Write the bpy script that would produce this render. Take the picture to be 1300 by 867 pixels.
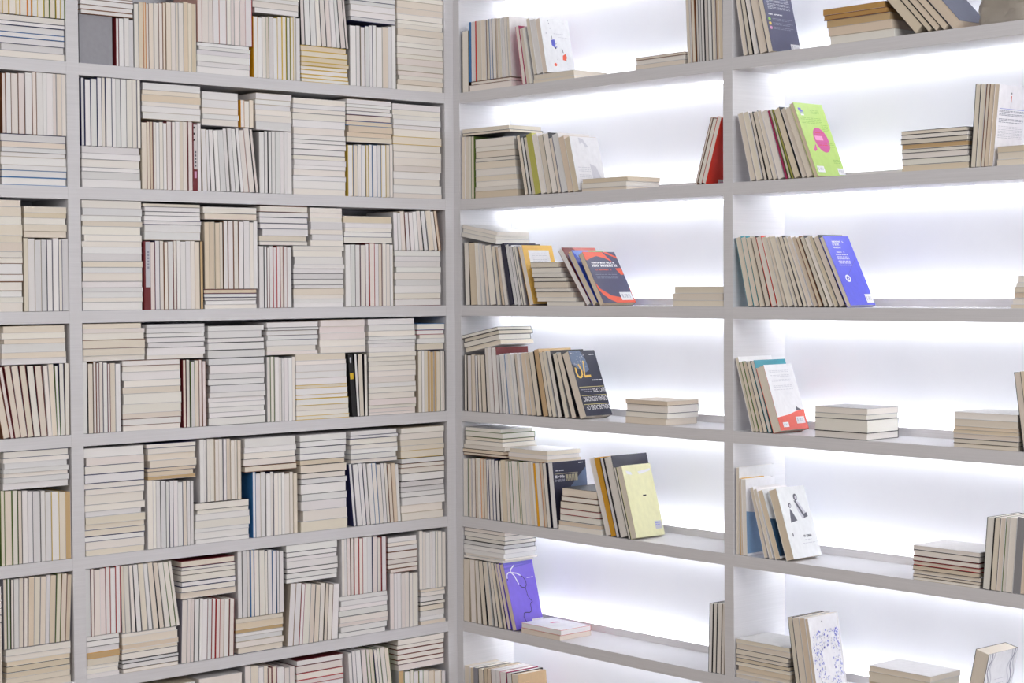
import bpy, math, random
from mathutils import Matrix, Vector

random.seed(11)
S = bpy.context.scene
C = S.collection
for o in list(bpy.data.objects):
    bpy.data.objects.remove(o)

# ------------------------------------------------------------------ camera
K = 1.15                                     # metres per calibration unit
CAM = Vector((-3.54790, -4.30688, 1.55895)) * K
RI = Vector((0.75164187, -0.65954125, -0.0063113))
UP = Vector((0.02472284, 0.01861058, 0.9995211))
FW = Vector((0.65910794, 0.75143795, -0.03029422))
FPX, CX, CY = 2330.74, 650.0, 433.5
cd = bpy.data.cameras.new('camera')
cam = bpy.data.objects.new('camera', cd)
C.objects.link(cam)
cd.sensor_width = 36.0
cd.sensor_fit = 'HORIZONTAL'
cd.lens = FPX * 36.0 / 1300.0
cd.clip_end = 60
m = Matrix((RI, UP, -FW)).transposed().to_4x4()
m.translation = CAM
cam.matrix_world = m
S.camera = cam

# ------------------------------------------------------------------ light
W = bpy.data.worlds.new('world')
S.world = W
W.use_nodes = True
W.node_tree.nodes['Background'].inputs[0].default_value = (0.985, 0.975, 1.0, 1)
W.node_tree.nodes['Background'].inputs[1].default_value = 0.31


def area(name, loc, target, size, power, col):
    l = bpy.data.lights.new(name, 'AREA')
    l.shape = 'RECTANGLE'
    l.size, l.size_y = size
    l.energy = power
    l.color = col
    o = bpy.data.objects.new(name, l)
    C.objects.link(o)
    o.location = loc
    o.rotation_euler = (Vector(target) - Vector(loc)).to_track_quat('-Z', 'Y').to_euler()
    return o


area('room_light', (-1.5, -5.8, 3.3), (-0.9, 0.0, 1.4), (3.0, 1.6), 110, (0.99, 0.985, 1.0))
area('room_light', (-5.2, -2.2, 3.3), (0.0, -0.6, 1.4), (1.6, 2.4), 37, (1.0, 0.95, 0.92))
LED = 44.0
PANEL = 0.17
S.view_settings.view_transform = 'Standard'
S.view_settings.look = 'None'
S.view_settings.gamma = 1.0
S.view_settings.use_curve_mapping = False
S.view_settings.exposure = 0.0


# ------------------------------------------------------------------ helpers
def lin(c):
    r = []
    for v in c:
        v = v / 255.0
        r.append(v / 12.92 if v <= 0.04045 else ((v + 0.055) / 1.055) ** 2.4)
    return tuple(r)


def hit(wall, x, y, depth=0.0):
    """pixel -> (s, z) on the front plane of a wall's bookcase"""
    d = FW + RI * ((x - CX) / FPX) - UP * ((y - CY) / FPX)
    if wall == 'L':
        t = (depth - CAM.y) / d.y
        h = CAM + d * t
        return h.x, h.z
    t = (depth - CAM.x) / d.x
    h = CAM + d * t
    return -h.y, h.z


def proj(v):
    d = v - CAM
    k = FPX / d.dot(FW)
    return CX + d.dot(RI) * k, CY - d.dot(UP) * k


WM = {'L': Matrix.Identity(4), 'R': Matrix.Rotation(-math.pi / 2, 4, 'Z')}
PITCH = 0.32 * K
TH = 0.0314 * K
DEPTH = 0.204 * K


def shelf_z(i):
    return 2.14105 * K - i * PITCH


def new_mat(name):
    mt = bpy.data.materials.new(name)
    mt.use_nodes = True
    nt = mt.node_tree
    return mt, nt, nt.nodes['Principled BSDF']


def mat_attr(name, rough, pages=False):
    mt, nt, b = new_mat(name)
    at = nt.nodes.new('ShaderNodeAttribute')
    at.attribute_name = 'Col'
    b.inputs['Roughness'].default_value = rough
    uv = nt.nodes.new('ShaderNodeUVMap')
    uv.uv_map = 'UVMap'
    mp = nt.nodes.new('ShaderNodeMapping')
    nz = nt.nodes.new('ShaderNodeTexNoise')
    nt.links.new(uv.outputs[0], mp.inputs[0])
    nt.links.new(mp.outputs[0], nz.inputs[0])
    rp = nt.nodes.new('ShaderNodeMapRange')
    mx = nt.nodes.new('ShaderNodeMix')
    mx.data_type = 'RGBA'
    mx.blend_type = 'MULTIPLY'
    mx.inputs[0].default_value = 1.0
    nt.links.new(nz.outputs['Fac'], rp.inputs[0])
    if pages:
        mp.inputs['Scale'].default_value = (420.0, 3.0, 1.0)
        nz.inputs['Scale'].default_value = 1.0
        nz.inputs['Detail'].default_value = 3.0
        rp.inputs[1].default_value, rp.inputs[2].default_value = 0.3, 0.72
        rp.inputs[3].default_value, rp.inputs[4].default_value = 0.96, 1.05
        bp = nt.nodes.new('ShaderNodeBump')
        bp.inputs['Strength'].default_value = 0.25
        bp.inputs['Distance'].default_value = 0.0006
        nt.links.new(nz.outputs['Fac'], bp.inputs['Height'])
        nt.links.new(bp.outputs[0], b.inputs['Normal'])
    else:
        mp.inputs['Scale'].default_value = (9.0, 9.0, 1.0)
        nz.inputs['Scale'].default_value = 1.0
        nz.inputs['Detail'].default_value = 4.0
        rp.inputs[1].default_value, rp.inputs[2].default_value = 0.25, 0.75
        rp.inputs[3].default_value, rp.inputs[4].default_value = 0.93, 1.03
    nt.links.new(at.outputs['Color'], mx.inputs[6])
    nt.links.new(rp.outputs[0], mx.inputs[7])
    nt.links.new(mx.outputs[2], b.inputs['Base Color'])
    return mt


M_PAGE = mat_attr('paper_page_edges', 0.85, True)
M_COVER = mat_attr('printed_card_cover', 0.42)


def mat_paint(name, col, rough=0.45, streak=True):
    mt, nt, b = new_mat(name)
    b.inputs['Roughness'].default_value = rough
    tc = nt.nodes.new('ShaderNodeTexCoord')
    mp = nt.nodes.new('ShaderNodeMapping')
    mp.inputs['Scale'].default_value = (3.0, 3.0, 160.0) if streak else (2.0, 2.0, 2.0)
    nz = nt.nodes.new('ShaderNodeTexNoise')
    nz.inputs['Scale'].default_value = 1.5
    nz.inputs['Detail'].default_value = 4.0
    rp = nt.nodes.new('ShaderNodeMapRange')
    rp.inputs[1].default_value, rp.inputs[2].default_value = 0.3, 0.7
    rp.inputs[3].default_value, rp.inputs[4].default_value = 0.955, 1.03
    mx = nt.nodes.new('ShaderNodeMix')
    mx.data_type = 'RGBA'
    mx.blend_type = 'MULTIPLY'
    mx.inputs[0].default_value = 1.0
    mx.inputs[6].default_value = (*lin(col), 1)
    nt.links.new(tc.outputs['Object'], mp.inputs[0])
    nt.links.new(mp.outputs[0], nz.inputs[0])
    nt.links.new(nz.outputs['Fac'], rp.inputs[0])
    nt.links.new(rp.outputs[0], mx.inputs[7])
    nt.links.new(mx.outputs[2], b.inputs['Base Color'])
    bp = nt.nodes.new('ShaderNodeBump')
    bp.inputs['Strength'].default_value = 0.08
    bp.inputs['Distance'].default_value = 0.001
    nt.links.new(nz.outputs['Fac'], bp.inputs['Height'])
    nt.links.new(bp.outputs[0], b.inputs['Normal'])
    return mt


M_BOARD = mat_paint('white_painted_board', (221, 220, 223))
M_BACK = mat_paint('white_back_board', (230, 232, 240), 0.6, False)
M_LIP = mat_paint('white_lip_board', (236, 233, 234))
M_WALL = mat_paint('white_plaster', (215, 212, 210), 0.8)
M_FLOOR = mat_paint('pale_wood_floor', (168, 150, 130), 0.4)
M_GLOW = mat_paint('backlit_diffuser_panel', (226, 228, 236), 0.55, False)
gb = M_GLOW.node_tree.nodes['Principled BSDF']
gb.inputs['Emission Color'].default_value = (0.93, 0.935, 1.0, 1)
gb.inputs['Emission Strength'].default_value = PANEL
mt, nt, b = new_mat('led_light')
b.inputs['Base Color'].default_value = (0.9, 0.9, 0.9, 1)
b.inputs['Emission Color'].default_value = (0.95, 0.975, 1.0, 1)
b.inputs['Emission Strength'].default_value = LED
M_LED = mt
M_LED_ADDED = mt.copy()
M_LED_ADDED.name = 'led_light_added'  # weaker emitter for the added upper strips
M_LED_ADDED.node_tree.nodes['Principled BSDF'].inputs['Emission Strength'].default_value = LED * 0.42


class MB:
    def __init__(self):
        self.v, self.f, self.uv, self.col, self.mi = [], [], [], [], []

    def quad(self, pts, uvs=None, col=None, mi=0):
        i = len(self.v)
        self.v += [tuple(p) for p in pts]
        self.f.append(tuple(range(i, i + len(pts))))
        self.uv.append(uvs)
        self.col.append(col)
        self.mi.append(mi)

    def box(self, a, c, mi=0, col=None, uvo=0.0, M=None):
        x0, y0, z0 = a
        x1, y1, z1 = c
        P = [(x0, y0, z0), (x1, y0, z0), (x1, y1, z0), (x0, y1, z0),
             (x0, y0, z1), (x1, y0, z1), (x1, y1, z1), (x0, y1, z1)]
        Q = [M @ Vector(p) for p in P] if M else P
        for f, ax in (((0, 1, 5, 4), (0, 2)), ((1, 2, 6, 5), (1, 2)), ((2, 3, 7, 6), (0, 2)),
                      ((3, 0, 4, 7), (1, 2)), ((4, 5, 6, 7), (0, 1)), ((3, 2, 1, 0), (0, 1))):
            self.quad([Q[k] for k in f], [(P[k][ax[0]] + uvo, P[k][ax[1]] + uvo * 1.7) for k in f], col, mi)

    def build(self, name, mats, parent=None, attr=False):
        me = bpy.data.meshes.new(name)
        me.from_pydata(self.v, [], self.f)
        for mt in (mats if isinstance(mats, (list, tuple)) else [mats]):
            me.materials.append(mt)
        me.polygons.foreach_set('material_index', self.mi)
        if attr:
            ul = me.uv_layers.new(name='UVMap')
            cl = me.color_attributes.new('Col', 'FLOAT_COLOR', 'CORNER')
            uvf, cf = [], []
            for f, u, c in zip(self.f, self.uv, self.col):
                for k in range(len(f)):
                    uvf += (u[k] if u else (0, 0))
                    cf += (c[0], c[1], c[2], 1.0)
            ul.data.foreach_set('uv', uvf)
            cl.data.foreach_set('color', cf)
        o = bpy.data.objects.new(name, me)
        C.objects.link(o)
        if parent:
            o.parent = parent
        return o


def bevel(o, w=0.0012):
    md = o.modifiers.new('bevel', 'BEVEL')
    md.width = w
    md.segments = 1
    return o


def empty(name, mtx):
    e = bpy.data.objects.new(name, None)
    C.objects.link(e)
    e.empty_display_size = 0.05
    e.matrix_world = mtx
    return e


# ------------------------------------------------------------------ structure
def struct(name, a, c, mat):
    b_ = MB()
    b_.box(a, c)
    o = b_.build(name, mat)
    o['kind'] = 'structure'
    return o


XL, YR = -3.05, -2.75
struct('floor', (-6.5, -7.0, -0.1), (0.45, 0.45, 0.0), M_FLOOR)
struct('wall_left', (-6.5, DEPTH + 0.03, 0.0), (0.45, DEPTH + 0.18, 3.4), M_WALL)
struct('wall_right', (DEPTH + 0.03, -7.0, 0.0), (DEPTH + 0.18, DEPTH + 0.03, 3.4), M_WALL)

POSTS = {'L': [(-2.90, -2.86), (-1.2855 * K, -1.2505 * K), (-0.0345 * K, -0.0002)],
         'R': [(0.0002, 0.0285 * K), (1.0940 * K, 1.1262 * K), (2.4900, 2.5270)]}
NROW = 7                                     # shelf boards -1 .. 6


def bookcase(wall, label):
    e = empty('bookcase', WM[wall])
    e['label'] = label
    e['category'] = 'bookcase'
    ps = POSTS[wall]
    top = shelf_z(-1)

    def part(name, a, c, mat, bev=True):
        b_ = MB()
        b_.box(a, c)
        o = b_.build(name, mat, e)
        if bev:
            bevel(o)
        return o
    for a, c in ps:
        part('upright_panel', (a, 0.0, 0.0), (c, DEPTH, top), M_BOARD)
    for (a0, a1), (b0, b1) in zip(ps[:-1], ps[1:]):
        for i in range(-1, NROW):
            z = shelf_z(i)
            part('shelf_board', (a1 + 0.0002, 0.0003, z - TH), (b0 - 0.0002, DEPTH - 0.0005, z), M_BOARD)
            if wall == 'R' and i >= 0:
                l = part('shelf_lip', (a1 + 0.0006, 0.205, z + 0.0001), (b0 - 0.0006, 0.211, z + 0.0235), M_LIP, False)
                part('added_led_strip', (a1 + 0.012, 0.2116, z + 0.0002), (b0 - 0.012, 0.2200, z + 0.004), M_LED, False)
                part('added_led_strip', (a1 + 0.012, 0.2060, z + PITCH - TH - 0.004), (b0 - 0.012, 0.2120, z + PITCH - TH - 0.0002), M_LED_ADDED, False)  # assumed upper strip, added to brighten the shelf tops from above
        part('back_panel', (a1 - 0.005, DEPTH, 0.0), (b0 + 0.005, DEPTH + 0.012, top), M_GLOW if wall == 'R' else M_BACK, False)
        part('plinth', (a1 + 0.0002, 0.012, 0.0), (b0 - 0.0002, 0.03, shelf_z(6) - TH - 0.001), M_BOARD, False)
    return e


bookcase('L', 'white built-in bookcase on the left wall packed solid with page-edge-out paperbacks')
bookcase('R', 'white backlit bookcase on the right wall with sparsely filled glowing shelves')

# ------------------------------------------------------------------ colours
PAGE = {'w': ('white', (241, 239, 238)), 'g': ('grey', (230, 229, 229)), 'o': ('ivory', (242, 237, 229)),
        'c': ('cream', (236, 226, 211)), 'b': ('beige', (229, 214, 192)), 't': ('tan', (208, 178, 132)),
        'T': ('brown', (192, 148, 88)), 'p': ('pinkish', (238, 229, 225))}
COV = {'t': (200, 172, 130), 'w': (232, 230, 230), 'g': (198, 196, 198), 'k': (26, 25, 30), 'n': (34, 40, 92), 'b': (52, 116, 178),
       'r': (176, 38, 40), 'd': (112, 28, 34), 'y': (222, 190, 74), 'o': (222, 142, 44), 'G': (96, 120, 52),
       'B': (124, 78, 46), 'p': (206, 160, 150), 'c': (206, 194, 176), 's': (140, 138, 148),
       'olive': (186, 182, 88), 'navy': (36, 37, 58), 'slate': (84, 88, 112), 'maroon': (120, 40, 40), 'blue': (56, 84, 200),
       'yellow': (226, 164, 18), 'pale': (244, 240, 192), 'purple': (118, 98, 206), 'violet': (94, 96, 212),
       'lime': (186, 216, 122), 'teal': (60, 150, 166), 'red': (214, 56, 40), 'magenta': (178, 40, 96), 'kraft': (206, 176, 134),
       'sky': (128, 166, 206), 'dteal': (40, 74, 104), 'white': (240, 240, 242), 'amber': (238, 190, 92), 'coral': (226, 104, 92),
       'grey': (150, 150, 156), 'dnavy': (82, 84, 110), 'blush': (196, 92, 92)}
DEFC = 'wwwwwwwwgggcccskn'
ORD = ('first second third fourth fifth sixth seventh eighth ninth tenth eleventh twelfth thirteenth fourteenth '
       'fifteenth sixteenth seventeenth eighteenth nineteenth twentieth twenty-first twenty-second twenty-third '
       'twenty-fourth').split()
ROWN = ['top', 'second', 'third', 'fourth', 'fifth', 'sixth', 'bottom']
BAYN = {('L', 1): 'leftmost bay', ('L', 2): 'main left bay', ('R', 3): 'inner right bay', ('R', 4): 'outer right bay'}

BOOKS = []                                   # every book as a record, built at the end
SEGS = []                                    # every run or stack
TOPS = {}                                    # (wall, row) -> [(s0, s1, ztop)]
FR = {'A1': (0, 0, .23077), 'A2': (300, 0, .23077), 'B3': (0, 180, .27675), 'B4': (300, 180, .27675), 'B5': (0, 390, .27675),
      'B6': (300, 390, .27675), 'B7': (0, 627, .27675), 'B8': (300, 627, .27675), 'px': (0, 0, 1.0),
      'R1': (570, 0, .29984), 'R2': (570, 250, .28462), 'R3': (570, 390, .28462), 'R4': (570, 530, .28462),
      'R5': (570, 660, .28462), 'R6': (910, 0, .3), 'R7': (910, 250, .38049), 'R8': (910, 550, .36551)}


def parse(tok, pal, acc):
    """'w:navy:1.4' -> page letter, cover colour, thickness weight; page letter 's' = spine outwards"""
    p = tok.split(':')
    page = p[0] or random.choice(pal)
    cov = p[1] if len(p) > 1 and p[1] else random.choice(acc)
    return page, cov, (float(p[2]) if len(p) > 2 else random.uniform(0.65, 1.4))


def jit(c, a):
    k = 1 + random.uniform(-a, a)
    return tuple(max(0, min(255, v * k + random.uniform(-1.5, 1.5))) for v in c)


def add_book(seg, mtx, w, h, d, page, cov, flip=False, art=None, label=None, hard=0.0):
    spine_out = page == 's'
    pg = jit(PAGE['o' if spine_out else page][1], 0.025)
    cv = jit(COV[cov], 0.05)
    BOOKS.append(dict(seg=seg, m=mtx, w=w, h=h, d=d, page='o' if spine_out else page, pc=lin(pg), cov=cov, cc=lin(cv),
                      flip=spine_out or flip, art=art, label=label, hard=hard, k=None))
    return BOOKS[-1]


def support(wall, row, s0, s1):
    z = shelf_z(row)
    for a, c, t in TOPS.get((wall, row), []):
        if min(c, s1) - max(a, s0) > 0.012:
            z = max(z, t)
    return z + 0.0003


def inside(wall, bay, s):
    ps = POSTS[wall]
    k = (bay - 1) % 2
    return min(max(s, ps[k][1] + 0.0008), ps[k + 1][0] - 0.0008)


def seg_new(wall, bay, row, kind, s0, s1, zb):
    sg = dict(wall=wall, bay=bay, row=row, kind=kind, s=(s0 + s1) / 2, z=zb, n=0)
    SEGS.append(sg)
    return sg


def H(wall, bay, row, fr, n, x0, x1, ytop, pal='wwwgoocc', acc=DEFC, spec=None, top=None, d=0.15, tilt=None,
      art=None, labels=None, set_=0.0, base=False):
    """flat stack: front edge from pixel x0 to x1, top of the stack at pixel ytop (middle of the stack)"""
    ox, oy, k = FR[fr]
    X0, X1, YT = ox + k * x0, ox + k * x1, oy + k * ytop
    YB = YT + 40
    s0, _ = hit(wall, X0, YT)
    s1, zt = hit(wall, X1, YT)
    _, zt = hit(wall, (X0 + X1) / 2, YT)
    if top:
        t0, _ = hit(wall, ox + k * top[0], YT)
        t1, _ = hit(wall, ox + k * top[1], YT)
    else:
        t0, t1 = s0, s1
    s0, s1, t0, t1 = (inside(wall, bay, q) for q in (s0, s1, t0, t1))
    zt = min(zt, shelf_z(row - 1) - TH - 0.001)
    toks = spec or [''] * n
    n = len(toks)
    info = [parse(t, pal, acc) for t in toks]
    ws = [i[2] for i in info]
    sm = sum(ws)
    if tilt is None:
        zb = shelf_z(row) + 0.0003 if base else support(wall, row, min(s0, t0), max(s1, t1))
        tot = zt - zb
        A = 0.0
        org = None
    else:
        # tilt = (pixel y of the bottom at the left end, pixel y of the bottom at the right end)
        _, za = hit(wall, X0, oy + k * tilt[0])
        _, zc = hit(wall, X1, oy + k * tilt[1])
        A = math.atan2(zc - za, s1 - s0)
        zb = min(za, zc)
        tot = (zt - (za + zc) / 2) * math.cos(A)
        org = Matrix.Translation((s0, 0, za)) @ Matrix.Rotation(-A, 4, 'Y')
    sg = seg_new(wall, bay, row, 'H', s0, s1, zb)
    z = zb
    zz = 0.0
    for i, (pg, cv, wt) in enumerate(info):
        t = tot * wt / sm
        f = (i + 0.5) / n
        a = s0 + (t0 - s0) * f + (random.uniform(0, 0.004) if not top else 0.0)
        c = s1 + (t1 - s1) * f - (random.uniform(0, 0.005) if not top else 0.0)
        if random.random() < 0.15 and not top:
            if random.random() < 0.5:
                a += random.uniform(0.003, 0.010)
            else:
                c -= random.uniform(0.003, 0.010)
        dep = d * random.uniform(0.94, 1.04)
        sb = set_ + random.uniform(0.001, 0.006)
        if org is None:
            M = WM[wall] @ Matrix.Translation((c, sb, z)) @ Matrix.Rotation(-math.pi / 2, 4, 'Y')
        else:
            M = WM[wall] @ org @ Matrix.Translation((c - s0, sb, zz)) @ Matrix.Rotation(-math.pi / 2, 4, 'Y')
        bk = add_book(sg, M, t - 0.0002, c - a, dep, pg, cv, art=(art or {}).get(i), label=(labels or {}).get(i))
        sg['n'] += 1
        bk['k'] = sg['n']
        z += t
        zz += t
    TOPS.setdefault((wall, row), []).append((min(s0, t0), max(s1, t1), z))


def V(wall, bay, row, fr, n, x0, x1, ytop, pal='wwwgoocc', acc=DEFC, spec=None, lean=(0, 0), d=0.148, vary=0.006,
      art=None, labels=None, hs=None, set_=0.0, ds=None):
    """upright run: bottoms from pixel x0 to x1, tops at pixel ytop (or (left, right)); lean = pixel slope, + = top to the left"""
    ox, oy, k = FR[fr]
    yl, yr = ytop if isinstance(ytop, tuple) else (ytop, ytop)
    X0, X1 = ox + k * x0, ox + k * x1
    s0, zl = hit(wall, X0, oy + k * yl)
    s1, zr = hit(wall, X1, oy + k * yr)
    toks = spec or [''] * n
    n = len(toks)
    info = [parse(t, pal, acc) for t in toks]
    s0, s1 = inside(wall, bay, s0), inside(wall, bay, s1)
    zb = support(wall, row, s0, s1)
    # local pixel scales turn the pixel slope into a true angle
    e = 4.0
    xm, ym = (X0 + X1) / 2, oy + k * (yl + yr) / 2 + 20
    sa, za = hit(wall, xm - e, ym - e)
    sb_, zb_ = hit(wall, xm + e, ym + e)
    asp = ((sb_ - sa) / (2 * e)) / ((za - zb_) / (2 * e))
    ang = []
    for i in range(n):
        f = i / max(1, n - 1)
        ang.append(math.atan((lean[0] + (lean[1] - lean[0]) * f) * asp))
    hh = []
    for i in range(n):
        f = (i + 0.5) / n
        zt = zl + (zr - zl) * f
        if hs and i in hs:
            zt += hs[i]
        elif vary and not (n <= 2) and random.random() < 0.75:
            zt -= random.uniform(0, vary)
        zt = min(zt, shelf_z(row - 1) - TH - (0.004 if abs(ang[i]) > 0.01 else 0.001))
        hh.append((zt - zb) / math.cos(ang[i]) * 0.999)
    gaps = [0.0] * n
    for i in range(1, n):
        dt = math.tan(ang[i]) - math.tan(ang[i - 1])
        hmin = min(hh[i] * math.cos(ang[i]), hh[i - 1] * math.cos(ang[i - 1]))
        gaps[i] = max(0.0, hmin * dt) if ang[i] > 0 or ang[i - 1] > 0 else max(0.0, 0.02 * dt)
        gaps[i] += 0.0004
    ws = [i[2] for i in info]
    avail = (s1 - s0) - sum(gaps)
    if avail < 0.35 * (s1 - s0):
        g = 0.65 * (s1 - s0) / max(1e-6, sum(gaps))
        gaps = [q * g for q in gaps]
        avail = 0.35 * (s1 - s0)
    tot = sum(w / math.cos(a) for w, a in zip(ws, ang))
    sg = seg_new(wall, bay, row, 'V', s0, s1, zb)
    x = s0
    mx = zb
    for i, (pg, cv, wt) in enumerate(info):
        a = ang[i]
        w = wt * avail / tot
        x += gaps[i]
        dep = (ds[i] if ds and i in ds else d * random.uniform(0.95, 1.04))
        sb = set_ + random.uniform(0.001, 0.006)
        z = zb + (w * math.sin(-a) if a < 0 else 0.0)
        M = WM[wall] @ Matrix.Translation((x, sb, z)) @ Matrix.Rotation(-a, 4, 'Y')
        h = hh[i]
        bk = add_book(sg, M, w - 0.0001, h, dep, pg, cv, art=(art or {}).get(i), label=(labels or {}).get(i))
        sg['n'] += 1
        bk['k'] = sg['n']
        x += w / math.cos(a)
        mx = max(mx, z + h * math.cos(a) + (w * math.sin(a) if a > 0 else 0))
    lm = math.tan(ang[0]) * hh[0] * math.cos(ang[0])
    rm = math.tan(ang[-1]) * hh[-1] * math.cos(ang[-1])
    TOPS.setdefault((wall, row), []).append((s0 - max(0, lm), s1 - max(0, rm) - min(0, rm), mx))


# ------------------------------------------------------------------ books: left wall, leftmost bay
def L1(row, kind, fr, n, x0, x1, y, **k):
    (H if kind == 'H' else V)('L', 1, row, fr, n, x0, x1, y, **k)


def L2(row, kind, fr, n, x0, x1, y, **k):
    (H if kind == 'H' else V)('L', 2, row, fr, n, x0, x1, y, **k)


def R3(row, kind, fr, n, x0, x1, y, **k):
    k.setdefault('acc', 'wwwwwgc')
    (H if kind == 'H' else V)('R', 3, row, fr, n, x0, x1, y, **k)


def R4(row, kind, fr, n, x0, x1, y, **k):
    k.setdefault('acc', 'wwwwwgc')
    (H if kind == 'H' else V)('R', 4, row, fr, n, x0, x1, y, **k)


W_, C_, T_, P_ = 'wwwwgo', 'oocccb', 'cbbtb', 'wwpppo'
RED, YEL, BLU = 'wwwrdgs', 'wwyyog', 'wwnnbgk'
L1(0, 'H', 'A1', 0, -14, 372, 88, spec=['o', 'g:g', 'g:n', 'w:b', 'w:n', 'w:n', 'o:k'])
L1(0, 'V', 'A1', 12, -14, 372, -270, pal='wooc', acc='yyGog')
L1(1, 'H', 'px', 0, 1, 86.5, 171, spec=['w:b', 'w:b', 'w:g', 'w', 'w', 'g', 'c', 'g'])
L1(1, 'V', 'px', 12, 2, 86.5, 91, pal=P_ + 'c', acc='wwggB', vary=0.004)
L1(2, 'H', 'B3', 14, -150, 105, 264, pal='woocc', acc='wwggB')
L1(2, 'V', 'B3', 0, 110, 318, 440, spec=['c:c', 'w', 'g', 'g:k', 'w:n', 'w', 'o:n', 'g'])
L1(2, 'H', 'B3', 5, 108, 310, 297, pal=C_)
L1(3, 'V', 'B5', 0, 12, 318, (275, 255), lean=(.18, .0), spec=['c:B', 'p:d', 'c:d:1.2', 'c:g', 'c:d:1.2', 'o:k', 'c:d', 'o', 'c:w', 'w:G', 'o', 'o'])
L1(3, 'H', 'B5', 6, 4, 306, 85, pal='wgooc')
L1(4, 'V', 'B7', 0, 2, 326, (-20, -12), spec=['c:G', 'c:G', 'o:G', 'c:k', 'w', 'g:s', 'g:k', 'w', 'g', 'w:y', 'c', 't'], vary=.004)
L1(4, 'H', 'B5', 7, 14, 320, 648, pal='wggo', acc='wwggkn')
L1(5, 'H', 'B7', 0, 28, 328, 695, spec=['c', 'c', 'b', 'b:k', 'b', 'o', 'o'])
L1(5, 'V', 'B7', 14, 18, 321, (392, 362), lean=(.0, -.05), pal='cocogbw', acc='wwgGyksB')

# main left bay, top shelf
DG = hit('L', 102.5, 40)[0]


def face_out(wall, bay, row, x0, x1, ytop, cov, label):
    s0, _ = hit(wall, x0, ytop + 30)
    s1, zt = hit(wall, x1, ytop)
    zb = support(wall, row, s0, s1)
    sg = seg_new(wall, bay, row, 'F', s0, s1, zb)
    M = WM[wall] @ Matrix.Translation((s1, 0.012, zb)) @ Matrix.Rotation(math.pi / 2, 4, 'Z')
    bk = add_book(sg, M, 0.03, zt - zb, s1 - s0, 'g', cov, label=label)
    bk['k'] = 1
    sg['n'] = 1
    TOPS.setdefault((wall, row), []).append((s0, s1, zt))


face_out('L', 2, 0, 103, 144.5, 21, 'grey', 'plain grey hardback turned face-out at left end of the top shelf, main left bay')
L2(0, 'V', 'A1', 0, 640, 735, 98, spec=['w:d', 'w', 'w', 'g'])
L2(0, 'H', 'A1', 6, 443, 738, -60, pal='wwwgp', acc='ggsB')
L2(0, 'V', 'A1', 15, 740, 1082, 8, pal='ccoob', acc='cwBBog')
L2(0, 'H', 'A2', 6, -216, 82, 243, pal='wwwg', acc='ggsw')
L2(0, 'V', 'A2', 10, -215, 88, -150, pal=P_, acc='prwwg')
L2(0, 'V', 'A2', 0, 94, 350, 88, spec=['w:yellow', 'w', 'o', 'c:G', 'g', 'w', 'w:y', 'o:y', 'w:G', 'o:y', 'g', 'w'])
L2(0, 'H', 'A2', 5, 92, 350, -70, pal='wgwo')
L2(0, 'H', 'A2', 0, 356, 620, 258, spec=['w:y', 'o:y', 'w:y', 'o:y', 'b:y', 'b:y', 'c:y', 'b:y'])
L2(0, 'V', 'A2', 10, 356, 618, -130, pal=P_ + 'w', acc='wwggk', lean=(.02, .07))
L2(0, 'V', 'A2', 0, 628, 880, 138, spec=['w', 'w:k', 'w', 'g:n:1', 'w:n', 'w', 'w', 'c', 'g', 'w'])
L2(0, 'H', 'A2', 6, 626, 880, -60, pal='wwg')
L2(0, 'H', 'A2', 18, 884, 1148, -75, pal='oooopc', acc='wwgcc')
# second shelf
L2(1, 'H', 'px', 6, 103, 179, 186.5, pal='wowgp', acc='ggksn')
L2(1, 'V', 'px', 12, 103.5, 178, 98, pal='wwogo', acc='ggnnks')
L2(1, 'V', 'px', 0, 180, 255, 154, spec=['c', 'c:d', 'b:d', 'o', 'w', 'o:s', 'w', 'p:d', 'o', 'w', 'c', 'o', 'p:d', 's:d:1.3', 'w'], art={13: 'redspine'}, labels={13: 'red and pale grey spine-out paperback with lettering, second shelf, main left bay'})
L2(1, 'H', 'px', 6, 180, 256, 107, pal='wooccb', acc='wcg')
L2(1, 'V', 'px', 0, 257, 328, 163, lean=(.02, .09), spec=['g', 'w', 'w:k', 'w', 'g:g', 'w:k', 'g', 'w:k', 'w', 'o:p', 'o', 'p:k'])
L2(1, 'H', 'px', 5, 257, 304, 117, pal='wwog', acc='gwc')
L2(1, 'V', 'px', 0, 306, 322, 126, spec=['w:yellow', 'o', 'c'])
L2(1, 'V', 'px', 8, 330, 371, 166, pal='wwwg', acc='kkkgw')
L2(1, 'H', 'px', 6, 324, 371, 119, pal='wggo')
L2(1, 'H', 'px', 17, 372, 440, 126, pal='wwwoo', acc='gwgsk')
L2(1, 'V', 'px', 11, 442, 499, 183, pal='wwocc', acc='wgbyg', vary=.003)
L2(1, 'H', 'px', 0, 440, 499, 127, spec=['c', 'b:c', 'b:c', 'b:b', 'c:d', 'w', 'w', 'w:s', 'w'])
L2(1, 'H', 'px', 15, 499, 561, 133, pal='wooocp', acc='wggcy')
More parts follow.
